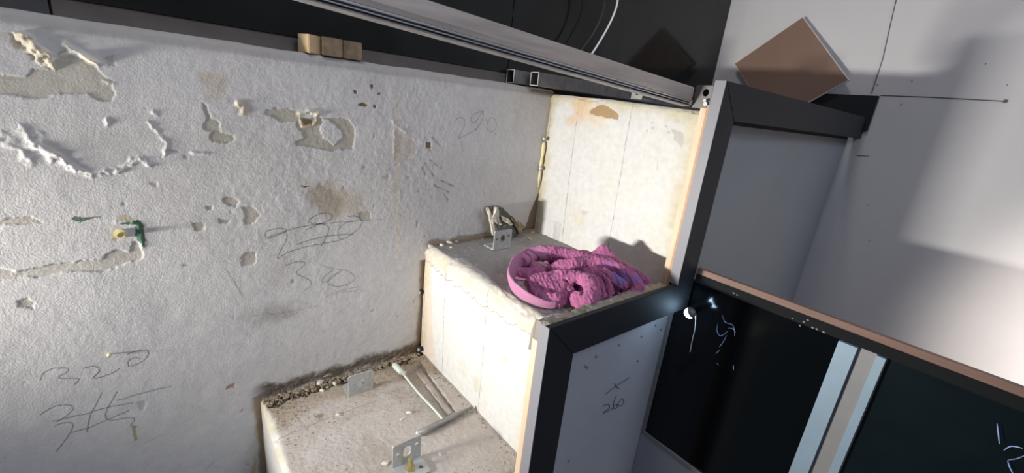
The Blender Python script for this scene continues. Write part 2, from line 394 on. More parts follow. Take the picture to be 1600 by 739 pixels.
    # green paint marks, cream putty and the painted-over box
    crop([(335, 325), (350, 319), (400, 326), (440, 322), (485, 318), (430, 333), (380, 345), (345, 340)], c5, col=(.03, .085, .04), k=.85, rag=.001)
    crop([(545, 335), (560, 350), (600, 345), (640, 330), (660, 350), (668, 400), (672, 470), (645, 440), (625, 400), (625, 362), (560, 358)], c5, col=(.025, .10, .05), k=.9, rag=.001)
    P.ridge(PL([(545, 345), (600, 352), (640, 355), (648, 400), (660, 455)], *c5), .0024, .0016, None, seed=19)
    crop([(535, 318), (580, 315), (615, 322), (618, 338), (560, 340)], c5, col=(.50, .42, .24), k=.8, rag=.0012)
    crop([(525, 388), (540, 380), (580, 380), (582, 412), (540, 432), (523, 430)], c5, col=(.56, .50, .36), k=.8, h=-.0004, rag=.0006)
    crop([(1040, 355), (1045, 338), (1085, 322), (1082, 345)], c9, col=(.38, .28, .22), h=-.0005, rag=.0005)
    crop([(610, 520), (628, 520), (634, 585), (618, 590)], c9, col=(.34, .24, .12), k=.8, rag=.0005)
    crop([(1180, 640), (1182, 739), (1160, 739), (1165, 690)], c9, col=(.50, .38, .2), k=.8)
    # handwriting
    wc = (.06, .055, .06); cw = .00075
    def scr(k, c, k_=.85, wd=cw): P.line([tuple(v[:2]) for v in [(p[0], p[1]) for p in [(q.x, q.y) for q in spline([(*t, 0) for t in PL(k, *c)], 5)]]], wd, wc, k_)
    def seg(k, c, k_=.85): P.line(PL(k, *c), cw, wc, k_)
    scr([(187, 308), (205, 275), (250, 255), (310, 253), (312, 270), (270, 298), (355, 300), (362, 312), (345, 328)], c9)
    scr([(385, 255), (420, 244), (455, 250), (460, 268), (432, 298), (470, 293), (520, 275), (553, 254)], c9)
    scr([(590, 190), (625, 176), (680, 170), (685, 190), (665, 218), (620, 240), (593, 242), (593, 222), (620, 205), (648, 210)], c9)
    scr([(185, 470), (240, 437), (300, 423), (335, 430), (332, 452), (290, 485), (262, 500)], c9)
    scr([(252, 520), (300, 506), (335, 508), (335, 530), (310, 575), (260, 640)], c9)
    scr([(470, 368), (445, 420), (415, 480), (403, 548)], c9)
    scr([(540, 364), (520, 400), (492, 450), (490, 480), (515, 495), (560, 487), (610, 483), (620, 495), (605, 520), (635, 524)], c9)
    seg([(540, 403), (650, 370), (790, 337)], c9); seg([(240, 500), (400, 463), (500, 433), (610, 415)], c9); seg([(330, 553), (420, 525), (500, 490), (595, 450)], c9)
    seg([(660, 605), (750, 560)], c9, .3); seg([(955, 720), (990, 680)], c9, .4)
    scr([(915, 560), (935, 543), (960, 550), (962, 580), (935, 630), (945, 634), (1000, 605), (1025, 585)], c2, .6)
    scr([(1050, 512), (1010, 525), (990, 550), (1010, 565), (1048, 515), (1040, 560), (1010, 605)], c2, .6)
    scr([(1070, 555), (1065, 590), (1085, 610), (1108, 590), (1105, 555), (1085, 543), (1070, 560)], c2, .6); seg([(935, 632), (955, 700)], c2, .4)
    scr([(345, 424), (380, 412), (437, 387), (410, 375), (350, 385), (338, 405), (350, 415), (400, 398), (480, 373), (600, 354), (760, 340)], c6)
    seg([(760, 340), (875, 331)], c6, .5)
    scr([(437, 387), (435, 430), (395, 512), (440, 487), (520, 462), (680, 430), (740, 400), (783, 355), (770, 322), (720, 318)], c6)
    scr([(480, 450), (560, 425), (640, 408), (745, 401)], c6)
    scr([(600, 354), (540, 348), (560, 322), (600, 305), (645, 312), (640, 335), (600, 352), (525, 382)], c6); scr([(590, 352), (630, 367), (625, 405), (595, 460)], c6)
    scr([(760, 342), (710, 350), (675, 385), (680, 420), (700, 424)], c6, .7)
    scr([(430, 548), (480, 530), (522, 532), (512, 550), (482, 580), (520, 602), (548, 618), (545, 642), (520, 660)], c6, .75)
    scr([(610, 550), (652, 562), (620, 590), (600, 620), (630, 618), (680, 575)], c6, .7)
    scr([(690, 570), (640, 600), (630, 630), (680, 643), (740, 620), (750, 597), (715, 570), (665, 563)], c6, .7); scr([(620, 690), (680, 665), (765, 645), (755, 662), (690, 668)], c6, .5)
    # dirt plus painted gap shade at the wall foot, and the raw edge beyond the first step
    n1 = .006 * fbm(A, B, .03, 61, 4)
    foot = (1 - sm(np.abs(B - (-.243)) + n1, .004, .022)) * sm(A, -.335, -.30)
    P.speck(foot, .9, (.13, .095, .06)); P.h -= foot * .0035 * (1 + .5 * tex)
    foot2 = (1 - sm(np.abs(B - .003) + n1, .002, .012)) * sm(A, -.01, .02); P.speck(foot2, .8, (.24, .18, .12)); P.h -= foot2 * .0012
    edge = (1 - sm(np.abs(A + .322) + n1 * .5, .002, .010)) * (B < -.245); P.speck(edge, .85, (.30, .21, .12)); P.h -= edge * .002
    e2 = (1 - sm(np.abs(A + .002) + n1 * .6, .003, .012)) * (B < -.03); P.speck(e2, .85, (.25, .18, .11)); P.h -= e2 * .003
    cf = np.hypot(np.clip(A + .055, 0, .1), np.clip(B + .19, -.1, 0)); rc = (A > -.055) & (B < -.19)
    P.speck(np.where(rc, sm(cf, .045, .058), 0) * (A < .01), .8, (.22, .16, .10))
    e3 = (1 - sm(.307 - A + n1 * .5, .003, .011)); P.speck(e3, .6, (.50, .40, .27))
    wedge = inpoly(A + n1 * .4, B, PL([(842, 300), (836, 358), (818, 360), (832, 320)])); P.speck(wedge.astype(float), .85, (.17, .105, .06)); P.h -= .002 * wedge
    top = sm(B + .5 * n1, .318, .326); P.speck(top, .35, (.50, .46, .42))
    # bull-nosed top edge and ledge added to the grid
    X = P.h
    pts = np.stack([X, A, B], -1)
    rings = []; cols = []
    r = .018; base = pts[:, -1, :]
    for k in range(1, 9):
        an = math.pi / 2 * k / 8; q = base.copy(); q[:, 0] += -r + r * math.cos(an); q[:, 2] += r * math.sin(an); q[:, 2] += .0010 * vnoise(ys, ys * 0, .03, 5)
        rings.append(q)
    q = rings[-1].copy(); q[:, 0] = XB - .004; rings.append(q)
    pts = np.concatenate([pts, np.stack(rings, 1)], 1)
    cc = np.repeat(P.c[:, -1:, :], 9, 1) * np.array([.8, .79, .78])
    colr = np.concatenate([P.c, cc], 1)
    return kind(grid_mesh('wall_left', pts, colr, M_PLASTER))
wall_left = build_left_wall()
kind(obj('wall_left', bx(-.12, -.002, -3.0, -.79, -1.0, TOP - .002), mat('plain_painted_plaster', (.555, .535, .52), .85, bump=.001, bscale=150, var=.06)))

# upper wall above the ledge: primer strip and glossy black cladding boards (all of it one wall)
XW = XB
wu = kind(obj('wall_left', bx(XW - .10, XW - .012, -1.4, YG, .30, 1.75), M_PRIMER))
obj('primer_strip', bx(XW - .012, XW, -.49, YG, .30, .366), M_PRIMER, wu)
obj('sheet_strip', bx(XW - .012, XW + .001, -1.4, -.4925, .30, .375), M_STEELGREY, wu)
ysm = on(0, XW, 801, 12)[1]
for y0, y1 in ((-1.4, -.62), (-.618, ysm - .001), (ysm + .001, YG)):
    obj('cladding_board', bx(XW - .012, XW + .003, y0, y1, .3665, 1.75), M_BLACKGLOSS, wu)

# ------------------------------------------------------------------ concrete staircase: three plastered steps
def PP(ax, val, k, o=(0, 0), s=1.0):
    ids = [i for i in range(3) if i != ax]
    return [tuple(on(ax, val, o[0] + x * s, o[1] + y * s)[ids]) for x, y in k]
stairs = thing('plastered_staircase', 'pale plastered concrete staircase of three steps along the rough wall', 'staircase', (.19, 0, -.252))
def step_mesh(idx, y0, zb, zt, depth, label):
    r = .016 if idx == 1 else .010; hgt = zt - zb; res = .0017
    L1 = hgt - r; L2 = r * math.pi / 2; L3 = depth - r; L = L1 + L2 + L3
    n = int(L / res); m = int(W / res)
    s = np.linspace(0, L, n); xs = np.linspace(0, W, m)
    y = np.where(s < L1, 0, np.where(s < L1 + L2, r - r * np.cos((s - L1) / r), r + s - L1 - L2))
    z = np.where(s < L1, s - L1 - r, np.where(s < L1 + L2, -r + r * np.sin((s - L1) / r), 0))
    ny = np.where(s < L1, -1, np.where(s < L1 + L2, -np.cos((s - L1) / r), 0)); nz = np.where(s < L1, 0, np.where(s < L1 + L2, np.sin((s - L1) / r), 1))
    A, B = np.meshgrid(xs, s, indexing='ij')   # a: across, b: along the profile
    P = Paint(A, B, (.61, .605, .58)); sd = 100 * idx
    tread = sm(B + .004 * fbm(A, B, .02, sd + 1), L1 + L2 - .002, L1 + L2 + .004)
    P.h += .0012 * fbm(A, B, .12, sd + 2, 3) + (.00008 + tread * (.00018 if idx == 1 else .00028)) * fbm(A, B, .0045, sd + 3, 3, .7)
    # riser: cream edges, greyish smears
    cream = np.clip(sm(A, W - .055, W - .012) + sm(.02 - A + .006 * fbm(A, B, .03, sd), -.01, .012) * .9 + sm(B, L1 - .028, L1) * .6, 0, 1) * (1 - tread)
    P.speck(cream * sm(fbm(A, B, .03, sd + 31, 4), -1.1, .5), .85, (.50, .445, .29)); sme = fbm(A, B, .07, sd + 5, 4)
    P.speck(sm(sme, .35, 1.2) * (1 - tread), .5, (.60, .58, .50)); P.speck(sm(A, W - .03, W) * (1 - tread), .25, (.55, .48, .28))
    tcol = (.27, .255, .24) if idx == 1 else (.49, .44, .40)
    P.speck(tread, .95, tcol)
    P.speck(tread * sm(fbm(A, B, .05, sd + 9, 4), .1, 1.1), .45, (.22, .205, .185) if idx == 1 else (.34, .30, .25))
    P.speck(tread * sm(fbm(A, B, .006, sd + 19, 3), .6, 1.2), .5, (.50, .47, .42))
    P.speck(tread * sm(-fbm(A, B, .006, sd + 29, 3), .8, 1.3), .45, (.24, .2, .16))
    sb = lambda yy: L1 + L2 + (yy - y0) - r          # tread y -> profile coordinate
    rb = lambda zz: zz - zt + L1 + r                 # riser z -> profile coordinate
    def rz(k, o=(0, 0), sc=1.): return [(a, rb(b)) for a, b in PP(1, y0, k, o, sc)]
    def tz(k, o=(0, 0), sc=1.): return [(a, sb(b)) for a, b in PP(2, zt, k, o, sc)]
    # chipped nosing, wandering crack below it
    nos = np.exp(-((B - (L1 + L2 * .5)) / .006) ** 2); P.h -= nos * (.0008 + .0030 * sm(fbm(A, B, .02, sd + 7, 3), .1, 1))
    P.speck(np.exp(-((B - L1 - .004) / .010) ** 2) * sm(fbm(A, B, .03, sd + 17, 3), -.6, .4), .7, (.54, .49, .34))
    if idx > 0:
        xx = np.linspace(.0, W, 46); cr = [(x, L1 - .012 - .010 * math.sin(x * 9) * (idx == 1) + .006 * random.uniform(-1, 1)) for x in xx]
        if idx == 1: P.line(cr, .0013, (.30, .25, .17), .8, h=-.0012)
        rag = B > L1 - .012 + .008 * np.sin(A * 9) + .003 * fbm(A, B, .02, 5)
        if idx == 1: P.h += .0010 * rag + .0012 * rag * fbm(A, B, .014, 55, 3) * (1 - tread); P.speck(rag * (1 - tread), .55, (.52, .48, .38))
    # pencil and saw lines running over riser and tread
    for x in ((.088, .097), (.227, .232)):
        if idx == 0: P.line([(x[1], L1 + L2), (x[1], L)], .0008, (.25, .22, .19), .35, h=-.0003, fade=True)
        else: P.line([(x[1], 0), (x[0], L1), (x[0], L1 + L2 + (.06 if idx == 1 else 0))], .0010, (.10, .095, .09), .95, h=-.0006, fade=True)
    if idx: P.line([(.004 + .002 * math.sin(k * 2.1), k * L1 / 12) for k in range(13)], .0022, (.30, .21, .12), .8, h=-.001, fade=True)
    # dirt in the inner corners
    wl = sm(.016 - A + .006 * fbm(A, B, .02, sd + 4, 3), 0, .014) * tread; P.speck(wl, .8, (.23, .17, .11))
    P.speck(sm(B + .004 * fbm(A, B, .03, sd + 6), L - .014, L - .002), .5, (.33, .29, .23))
    P.speck(sm(W - A + .005 * fbm(A, B, .02, sd + 8), .020, .004) * tread, .6, (.30, .24, .16))
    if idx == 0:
        dk = sm(.030 + .012 * fbm(A, B, .03, 83, 4) - A, 0, .010) * tread  # dirt trench by the wall, blackened to include its deep shade
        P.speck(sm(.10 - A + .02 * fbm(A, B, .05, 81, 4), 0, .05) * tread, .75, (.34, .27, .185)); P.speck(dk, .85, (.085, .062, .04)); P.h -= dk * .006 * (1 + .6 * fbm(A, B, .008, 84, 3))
        g = inpoly(A + .001 * fbm(A, B, .02, 3), B, tz([(628, 586), (657, 567), (712, 642), (692, 656)])) ; P.h -= .010 * g; P.speck(g.astype(float), .5, (.42, .36, .30))  # sunken, browner patch stands in for the shadow of the rod
        g = inpoly(A, B, tz([(650, 574), (657, 569), (710, 640), (700, 646)])); P.h += .004 * g
        P.blob(tz([(501, 650)])[0], .010, (.22, .16, .08), .8, h=-.001); P.line(tz([(428, 688), (500, 658), (590, 625)]), .0010, (.26, .21, .17), .7, h=-.0006)
        P.poly(tz([(480, 690), (470, 739), (560, 700), (600, 640), (560, 650)]), (.55, .52, .48), k=.5, rag=.004)
    if idx == 1:
        c = ((640, 300), .3247)
        P.blob(rz([(747, 600)])[0], .022, (.50, .47, .36), .5); P.blob(rz([(725, 575)])[0], .018, (.55, .52, .42), .5); P.blob(rz([(790, 560)])[0], .010, (.40, .40, .30), .5)
        P.poly(rz([(664, 400), (664, 560), (680, 560), (676, 500), (674, 420)]), (.66, .50, .36), k=.5, rag=.002)
        P.poly(tz(([(640, 600), (700, 590), (830, 575), (870, 570), (800, 625), (700, 632), (655, 650)]), *c), (.62, .60, .55), k=.7, h=.0010, rag=.003)
        P.poly(tz([(255, 320), (370, 400), (470, 500), (600, 590), (640, 640), (560, 600), (400, 470), (180, 330)], *c), (.50, .48, .45), k=.6, h=.0012, rag=.002)
        P.poly(tz([(740, 590), (800, 560), (950, 545), (1180, 470), (1230, 440), (1150, 430), (900, 520)], *c), (.36, .30, .22), k=.6, rag=.003)
    if idx == 2:
        c = ((780, 90), .2125)
        P.blob(rz([(905, 168)])[0], .045, (.62, .40, .20), .60, seed=31); P.blob(rz([(935, 178)])[0], .040, (.66, .50, .30), .5, seed=32)
        P.poly(rz([(660, 390), (740, 340), (790, 335), (850, 370), (885, 410), (880, 450), (800, 440), (665, 412)], *c), (.34, .22, .10), k=.9, h=-.0006, edge=.0006)
        c = ((960, 100), .2706)
        P.poly(rz([(330, 365), (385, 380), (405, 410), (395, 482), (360, 455), (340, 430), (345, 400)], *c), (.47, .45, .40), k=.9, h=-.0005)
        P.poly(rz([(410, 330), (490, 310), (480, 420), (440, 560), (420, 480)], *c), (.60, .55, .40), k=.6, rag=.003)
        P.poly(rz([(250, 265), (290, 275), (275, 300)], *c), (.6, .55, .45), k=.6); P.poly(rz([(350, 290), (380, 285), (385, 310), (360, 312)], *c), (.52, .48, .36), k=.7)
        for q in ((190, 385), (225, 365), (300, 350), (315, 392), (220, 328)): P.blob(rz([q], *c)[0], .0035, (.42, .40, .36), .8)
        P.line(rz([(248, 565), (246, 612)], *c), .0012, (.4, .38, .34), .7)
        P.blob(rz([(950, 220)])[0], .05, (.66, .645, .60), .4, seed=91); P.blob(rz([(905, 345)])[0], .016, (.6, .5, .4), .4); P.blob(rz([(913, 333)])[0], .006, (.45, .40, .33), .6, sx=2)
        P.poly(rz([(1005, 330), (1020, 400), (1040, 430), (1058, 380), (1040, 350)]), (.62, .60, .53), k=.4, rag=.004)
        # the top edge sags towards the outside
        P.h += 0
    sag = np.where(A > .05, (A - .05) * .035, 0) * sm(B, L1 - .05, L1) if idx == 2 else 0
    pts = np.stack([A, y0 + y[None, :] + ny[None, :] * P.h, zt + z[None, :] + nz[None, :] * P.h - sag], -1)
    o = grid_mesh('step', pts, P.c, M_STEP, stairs); o['label'] = label
    return o
step_mesh(0, -D1, -.75, -H1, D1 + .004, 'bottom step with a dusty rough tread and two loose rods')
step_mesh(1, 0, -H1 - .003, 0, D2 + .004, 'middle step with a white riser and grey tread under the towel')
step_mesh(2, D2, -.003, H2, .788, 'top step, white riser with a brown stain near its upper edge')
# core that closes the flight from behind
bm = bmesh.new(); box(bm, .006, W - .004, -D1 + .02, 0, -.9, -H1 - .02); box(bm, .004, W - .004, .02, D2 + .02, -.9, -.02); box(bm, .004, W - .004, D2 + .02, YG - .002, -.9, H2 - .02)
obj('core', bm, M_CHUNK, stairs)

# ------------------------------------------------------------------ stair casing (charcoal boards along the open side)
cas = thing('stair_casing', 'charcoal stepped casing boards edging the open side of the stairs', 'stair trim', (.41, .1, -.3))
X0, X1 = .404, W2
yo = [-E_, D2 - E_]; zo = [CZ, H2 + CZ]
def cboard(pts, xa=X0): bm = bmesh.new(); prism(bm, pts, 0, xa, X1); obj('casing_board', bm, M_CASING, cas, bevel=.0006)
g = .0003
cboard([(yo[0], -.9), (yo[0] + BW, -.9), (yo[0] + BW, zo[0] - BW - g), (yo[0], zo[0] - g)])
cboard([(yo[0] + g, zo[0]), (yo[0] + BW + g, zo[0] - BW), (yo[1] + BW - g, zo[0] - BW), (yo[1] - g, zo[0])], .412)
cboard([(yo[1], zo[0] + g), (yo[1] + BW, zo[0] - BW + g), (yo[1] + BW, zo[1] - BW - g), (yo[1], zo[1] - g)])
cboard([(yo[1] + g, zo[1]), (yo[1] + BW + g, zo[1] - BW), (YG - .001, zo[1] - BW), (YG - .001, zo[1])])
for k, (yy, z0, z1) in enumerate(((yo[0], -.9, zo[0]), (yo[1], zo[0] + .0005, zo[1]))):
    obj('edge_band', bx(X0, X1, yy - .0015, yy - .0002, z0, z1), M_EDGE, cas)
for y0, z0, z1 in ((-.040, -.75, .0), (D2 - .040, .004, H2 - .003)):
    o = obj('pine_strip', bx(.3865, .3975, y0, y0 + .06, z0, z1), M_WOOD, cas, bevel=.0005)
    obj('orange_edge', bx(.3977, .4027, y0 - .001, y0 + .06, z0, z1), M_WOODO, cas)

bx_ = np.linspace(.380, .413, 24); by_ = np.linspace(-.040, .262, 200)
for idx_, (ya, yb, zt_) in enumerate(((-.040, .262, 0.0),)):
    A, B = np.meshgrid(bx_, np.linspace(ya, yb, 200), indexing='ij'); P = Paint(A, B, (.30, .27, .235))
    hh = .0275 * sm(A + .003 * fbm(A, B, .02, 5), .378, .390) + .0016 * fbm(A, B, .008, 3, 3, .7)
    hh = np.where((A > .411) | (B < ya + .002) | (B > yb - .002), -.02, hh)
    P.speck(sm(fbm(A, B, .012, 9, 3), .2, .9), .8, (.20, .15, .10)); P.speck(sm(fbm(A, B, .01, 19, 3), .5, 1), .8, (.56, .52, .45))
    P.speck(sm(B, .08, .2), .5, (.24, .18, .11))
    o = grid_mesh('mortar_bed', np.stack([A, B, zt_ + hh], -1), P.c, M_STEP, stairs); o['label'] = 'crumbly mortar along the casing edge of the middle step'
# side boards under the casing
infill = kind(obj('wall_stair_side', bx(.386, XP, D2 - E_ + BW + .0005, YG - .001, -.9, H2 + CZ - BW - .006), M_INFILL))
obj('shadow_line_strip', bx(XP, XP + .002, D2, YG - .001, H2 + CZ - BW - .006, H2 + CZ - BW), M_HOLE, infill)  # dark strip painting the shade line under the top casing board
lower = kind(obj('wall_stair_side', bx(.386, XP, -.001 + .072, .318, -.95, .0), M_INFILL2))
obj('edge_batten', bx(.386, XP + .002, -.03, .0705, -.95, .0), M_INFILL2, lower)
bm = bmesh.new()
for q in [(914, 572), (917, 574), (931, 557), (967, 539), (1002, 526), (1024, 508), (1032, 515), (898, 573), (888, 720), (874, 706), (996, 564)]:
    p = on(0, XP, *q); cyl(bm, (XP, p[1], p[2]), (1, 0, 0), .0022, .0012, 8)
obj('screw_heads', bm, M_ZINCD, lower)['kind'] = 'stuff'
# the number pencilled on the side board
c8 = ((800, 440), .4049)
bm = bmesh.new()
for k in ([(362, 432), (400, 403), (452, 370)], [(395, 392), (402, 405), (412, 412)], [(352, 478), (370, 473), (375, 485), (350, 507), (370, 498), (390, 488)], [(402, 440), (391, 468), (393, 488), (404, 486), (404, 472), (392, 477)], [(417, 458), (408, 473), (418, 479), (431, 464), (424, 451), (415, 458)]):
    pts = [Vector((XP + .0002, p[1], p[2])) for p in [on(0, XP, 800 + x * .4049, 440 + y * .4049) for x, y in k]]
    tube(bm, spline(pts, 5), .0010, 6)
obj('handwritten_number', bm, M_PENCIL, lower)

# ------------------------------------------------------------------ grey end wall
gw = kind(obj('wall_back', bx(-.14, 2.6, YG, YG + .05, -1.0, 1.75), M_GREY))
def pl(name, k, r=.0011, m=M_PENCIL, par=gw):
    bm = bmesh.new(); tube(bm, [Vector(on(1, YG - .0003, *q)) for q in k], r, 6); return obj(name, bm, m, par)
pl('pencil_line', [(1376, 149), (1450, 151.5), (1570, 158)])
pl('board_joint', [(1405, -20), (1392, 35), (1380, 90), (1362, 146)], .0012)
pl('pencil_line', [(1340, 243), (1358, 244)], .0009)
bm = bmesh.new(); cyl(bm, on(1, YG, 1571, 158), (0, -1, 0), .004, .002, 12)
for q in [(1574, 133), (1425, 127), (1371, 133), (1408, 163), (1540, 100), (1357, 321), (1358, 376)]: cyl(bm, on(1, YG, *q), (0, -1, 0), .0014, .001, 8)
obj('nail_heads', bm, M_PENCIL, gw)['kind'] = 'stuff'
kind(obj('baseboard_back', bx(XB + .004, .431, YG - .014, YG, TOP - .012, .4245), M_CASING, bevel=.0008))
kind(obj('floor', bx(-.2, 3.2, -2.6, 1.2, -1.0, -.95), M_INFILL))

# ------------------------------------------------------------------ tile leaning in the corner
yt = YG - .012
T_, L_, R_ = [Vector(on(1, yt, *q)) for q in ((1256, 27), (1152, 101), (1331, 127))]
tile = thing('brown_floor_tile', 'square brown tile leaning on its corner against the grey wall', 'tile', (.2, yt, TOP))
ex = (R_ - T_); ey = (L_ - T_)
lean = 0.05
bm = bmesh.new(); Bc = L_ + R_ - T_
def tl(p, dd): return Vector((p.x, p.y - dd - (T_.z - p.z) * .10, p.z))
qs = [T_, R_, Bc, L_]
A4 = [bm.verts.new(tl(q, 0.0)) for q in qs]; B4 = [bm.verts.new(tl(q, .009)) for q in qs]
bm.faces.new(A4); bm.faces.new(B4[::-1])
for i in range(4): bm.faces.new([A4[i], B4[i], B4[(i + 1) % 4], A4[(i + 1) % 4]])
obj('tile_body', bm, M_TILEE, tile, bevel=.0006)
bm = bmesh.new(); B4 = [bm.verts.new(tl(q + (Bc - T_) * 0 + (( (T_ + Bc) / 2 - q) * .02), .0093)) for q in qs]; bm.faces.new(B4); o = obj('glazed_face', bm, M_TILE, tile)
so = o.modifiers.new('s', 'SOLIDIFY'); so.thickness = .0006

# ------------------------------------------------------------------ dark glazed partition with pale post
YP = D2 - E_ + BW      # front plane
pt = thing('glazed_partition', 'black glazed partition with plywood-edged rail standing against the stair side', 'partition', (.9, YP + .02, -.9))
PZ = .0525
obj('ply_edge', bx(W2 + .001, 2.4, YP - .001, YP + .008, .0468, .0570), M_PLY, pt)
obj('top_rail', bx(W2 + .001, 2.4, YP, YP + .010, .030, .0466), M_RAIL, pt)
obj('black_pane', bx(XP + .004, .646, YP + .004, YP + .012, -.325, .030), M_GLASSB, pt)
obj('dark_teal_pane', bx(.698, 2.4, YP + .006, YP + .014, -.325, .030), M_GLASST, pt)
obj('edge_strip', bx(XP + .0005, XP + .007, YP - .001, YP + .012, -.325, -.024), M_ALUT, pt)
obj('bottom_strip', bx(XP + .0005, 2.4, YP - .001, YP + .012, -.333, -.3255), M_ALUT, pt)
post = obj('post', bx(.645, .699, YP + .002, YP + .014, -.325, .0295), M_ALUT, pt)
bm = bmesh.new(); box(bm, .645, .667, YP - .006, YP + .0018, -.325, .0295); obj('left_flange', bm, M_ALU, post)
bm = bmesh.new(); box(bm, .688, .698, YP - .005, YP + .0018, -.325, .0295); obj('right_flange', bm, M_ALU, post)
kind(obj('wall_plinth', bx(XP + .0005, 2.4, YP, YP + .03, -.95, -.3335), M_INFILL2))
# crumpled protective film on the pane
def film(pxs, label, par=None):
    q0 = on(1, YP, *pxs[0][0]); t = thing('film_scrap', label, 'film scrap', tuple(q0))
    for k in pxs:
        bm = bmesh.new(); P_ = spline([Vector(on(1, YP - .001 + random.uniform(-.002, .002), *q)) for q in k], 4)
        tube(bm, P_, [.0006 * (.3 + .65 * math.sin(math.pi * (i + .5) / len(P_))) for i in range(len(P_))], 6, flat=(1, .5)); obj('strand', bm, M_FILM, t)
c3 = lambda k: [(1000 + x * .4587, 400 + y * .4587) for x, y in k]
film([c3([(265, 230), (262, 255), (275, 272), (300, 255)]), c3([(280, 200), (290, 225), (315, 235), (325, 262)]), c3([(300, 245), (320, 250), (322, 272)]), c3([(258, 332), (272, 320)]), c3([(262, 365), (268, 372)]), c3([(318, 372), (318, 390)]), c3([(295, 270), (285, 290), (270, 310)])], 'crumpled clear film scraps stuck on the black pane below the lamp')
c4 = lambda k: [(1300 + x * .4587, 400 + y * .4587) for x, y in k]
film([c4([(585, 662), (610, 648), (650, 655)]), c4([(598, 695), (630, 690), (660, 678)]), c4([(598, 697), (605, 720), (618, 745)]), c4([(562, 570), (570, 640)])], 'torn strip of film on the teal pane at the right frame edge')
bm = bmesh.new()
for q in [(1238, 497), (1256, 503), (1262, 500), (1270, 512), (1276, 514), (1287, 519), (1250, 509), (1146, 458), (1152, 461)]:
    rock(bm, on(1, YP - .0005, *q), .0018, 1)
obj('plaster_spots', bm, M_INFILL2, pt)['kind'] = 'stuff'

# ------------------------------------------------------------------ small lamp
lp = on(1, YP - .040, 1078, 489)
lamp = thing('led_lamp', 'small round white lamp shining at the foot of the casing corner', 'lamp', tuple(lp))
e_ = on(1, YP + .004, 1083, 487); bm = bmesh.new(); tube(bm, [Vector(e_), Vector(lp)], .0050, 16); obj('stem', bm, M_LEDB, lamp)
bm = bmesh.new(); m_ = bmesh.ops.create_uvsphere(bm, u_segments=24, v_segments=16, radius=.0092)
for v in bm.verts: v.co = v.co + Vector(lp)
obj('bulb', bm, M_LED, lamp, smooth=True)
bm = bmesh.new(); ax_ = Vector((.75, -.05, .66)).normalized(); rr_ = []
tube(bm, [Vector(lp) + ax_ * (.0100 * math.cos(a)) for a in np.linspace(1.30, .05, 9)], [.0100 * math.sin(a) for a in np.linspace(1.30, .05, 9)], 20)
obj('cap', bm, M_LEDB, lamp, smooth=True)
bm = bmesh.new(); tube(bm, spline([Vector(on(1, YP - .03, *q)) for q in [(1087, 492), (1086, 512), (1082, 530), (1078, 550)]], 5), .0006, 6); obj('streak_strand', bm, M_CABLEW, lamp)  # pale strand standing for the streak of light below the lamp

# ------------------------------------------------------------------ angle brackets
def bracket(loc, side, label, bolt=False):
    """upright plate in the YZ plane; base plate runs to side*X"""
    t = thing('angle_bracket', label, 'bracket', loc, 'zinc angle brackets on the stairs')
    x, y, z = loc; w_, h_ = .047, .043
    mt = Matrix(((0, 0, 1, x), (1, 0, 0, y), (0, 1, 0, z), (0, 0, 0, 1)))
    curve_plate('upright_plate', rrect(-w_ / 2, w_ / 2, 0, h_, .003), [rrect(-.0062, .0062, .013, .033, .006), circ(-.0155, .024, .0032, 12), circ(.0155, .029, .0032, 12)], .0025, mt, M_ZINC, t)
    mb = Matrix(((1, 0, 0, x), (0, 1, 0, y), (0, 0, 1, z + .0013), (0, 0, 0, 1)))
    a, b = (0.001, side * .036) if side > 0 else (side * .036, -.001)
    curve_plate('base_plate', rrect(a, b, -w_ / 2, w_ / 2, .003), [circ(side * .022, .0135, .0032, 10), circ(side * .022, -.0135, .0032, 10)], .0025, mb, M_ZINC, t)
    if bolt:
        bm = bmesh.new(); cx, cy = x + side * .016, y - .001
        cyl(bm, (cx, cy, z + .002), (0, 0, 1), .0030, .022, 12)
        for k in range(8): cyl(bm, (cx, cy, z + .010 + k * .0015), (0, 0, 1), .0034, .0007, 12)
        bo = obj('anchor_bolt', bm, M_BRASS, t)
        bm = bmesh.new(); cyl(bm, (cx, cy, z + .0028), (0, 0, 1), .0075, .0012, 20); obj('washer', bm, M_BRASS, bo)
        bm = bmesh.new(); cyl(bm, (cx, cy, z + .004), (0, 0, 1), .0062, .005, 6); obj('nut', bm, M_BRASS, bo)
    return t
bracket((.072, -.1625, -H1 + .001), -1, 'angle bracket beside the rubble at the wall on the bottom step')
bracket((.268, -.1615, -H1 + .001), 1, 'angle bracket with a brass bolt at the bottom frame edge', True)
bracket((.079, .141, .0015), -1, 'angle bracket standing on the middle step in front of the broken mortar')
# notched bracket on the top step
c_ = on(1, .34, 996, 146)
t = thing('notched_bracket', 'small notched steel bracket at the top riser edge under the rail', 'bracket', (c_[0], .34, TOP - .004), 'zinc angle brackets on the stairs')
mt = Matrix(((1, 0, 0, c_[0]), (0, 0, 1, .34), (0, 1, 0, TOP - .008), (0, 0, 0, 1)))
curve_plate('upright_plate', [(-.013, 0), (.013, 0), (.013, .024), (.004, .024), (.004, .010), (.002, .008), (-.002, .008), (-.004, .010), (-.004, .024), (-.013, .024)], [circ(-.009, .019, .0018, 8), circ(.009, .019, .0018, 8)], .002, mt, M_ZINCD, t)
obj('base_plate', bx(c_[0] - .013, c_[0] + .013, .3415, .368, TOP - .008, TOP - .006), M_ZINCD, t)
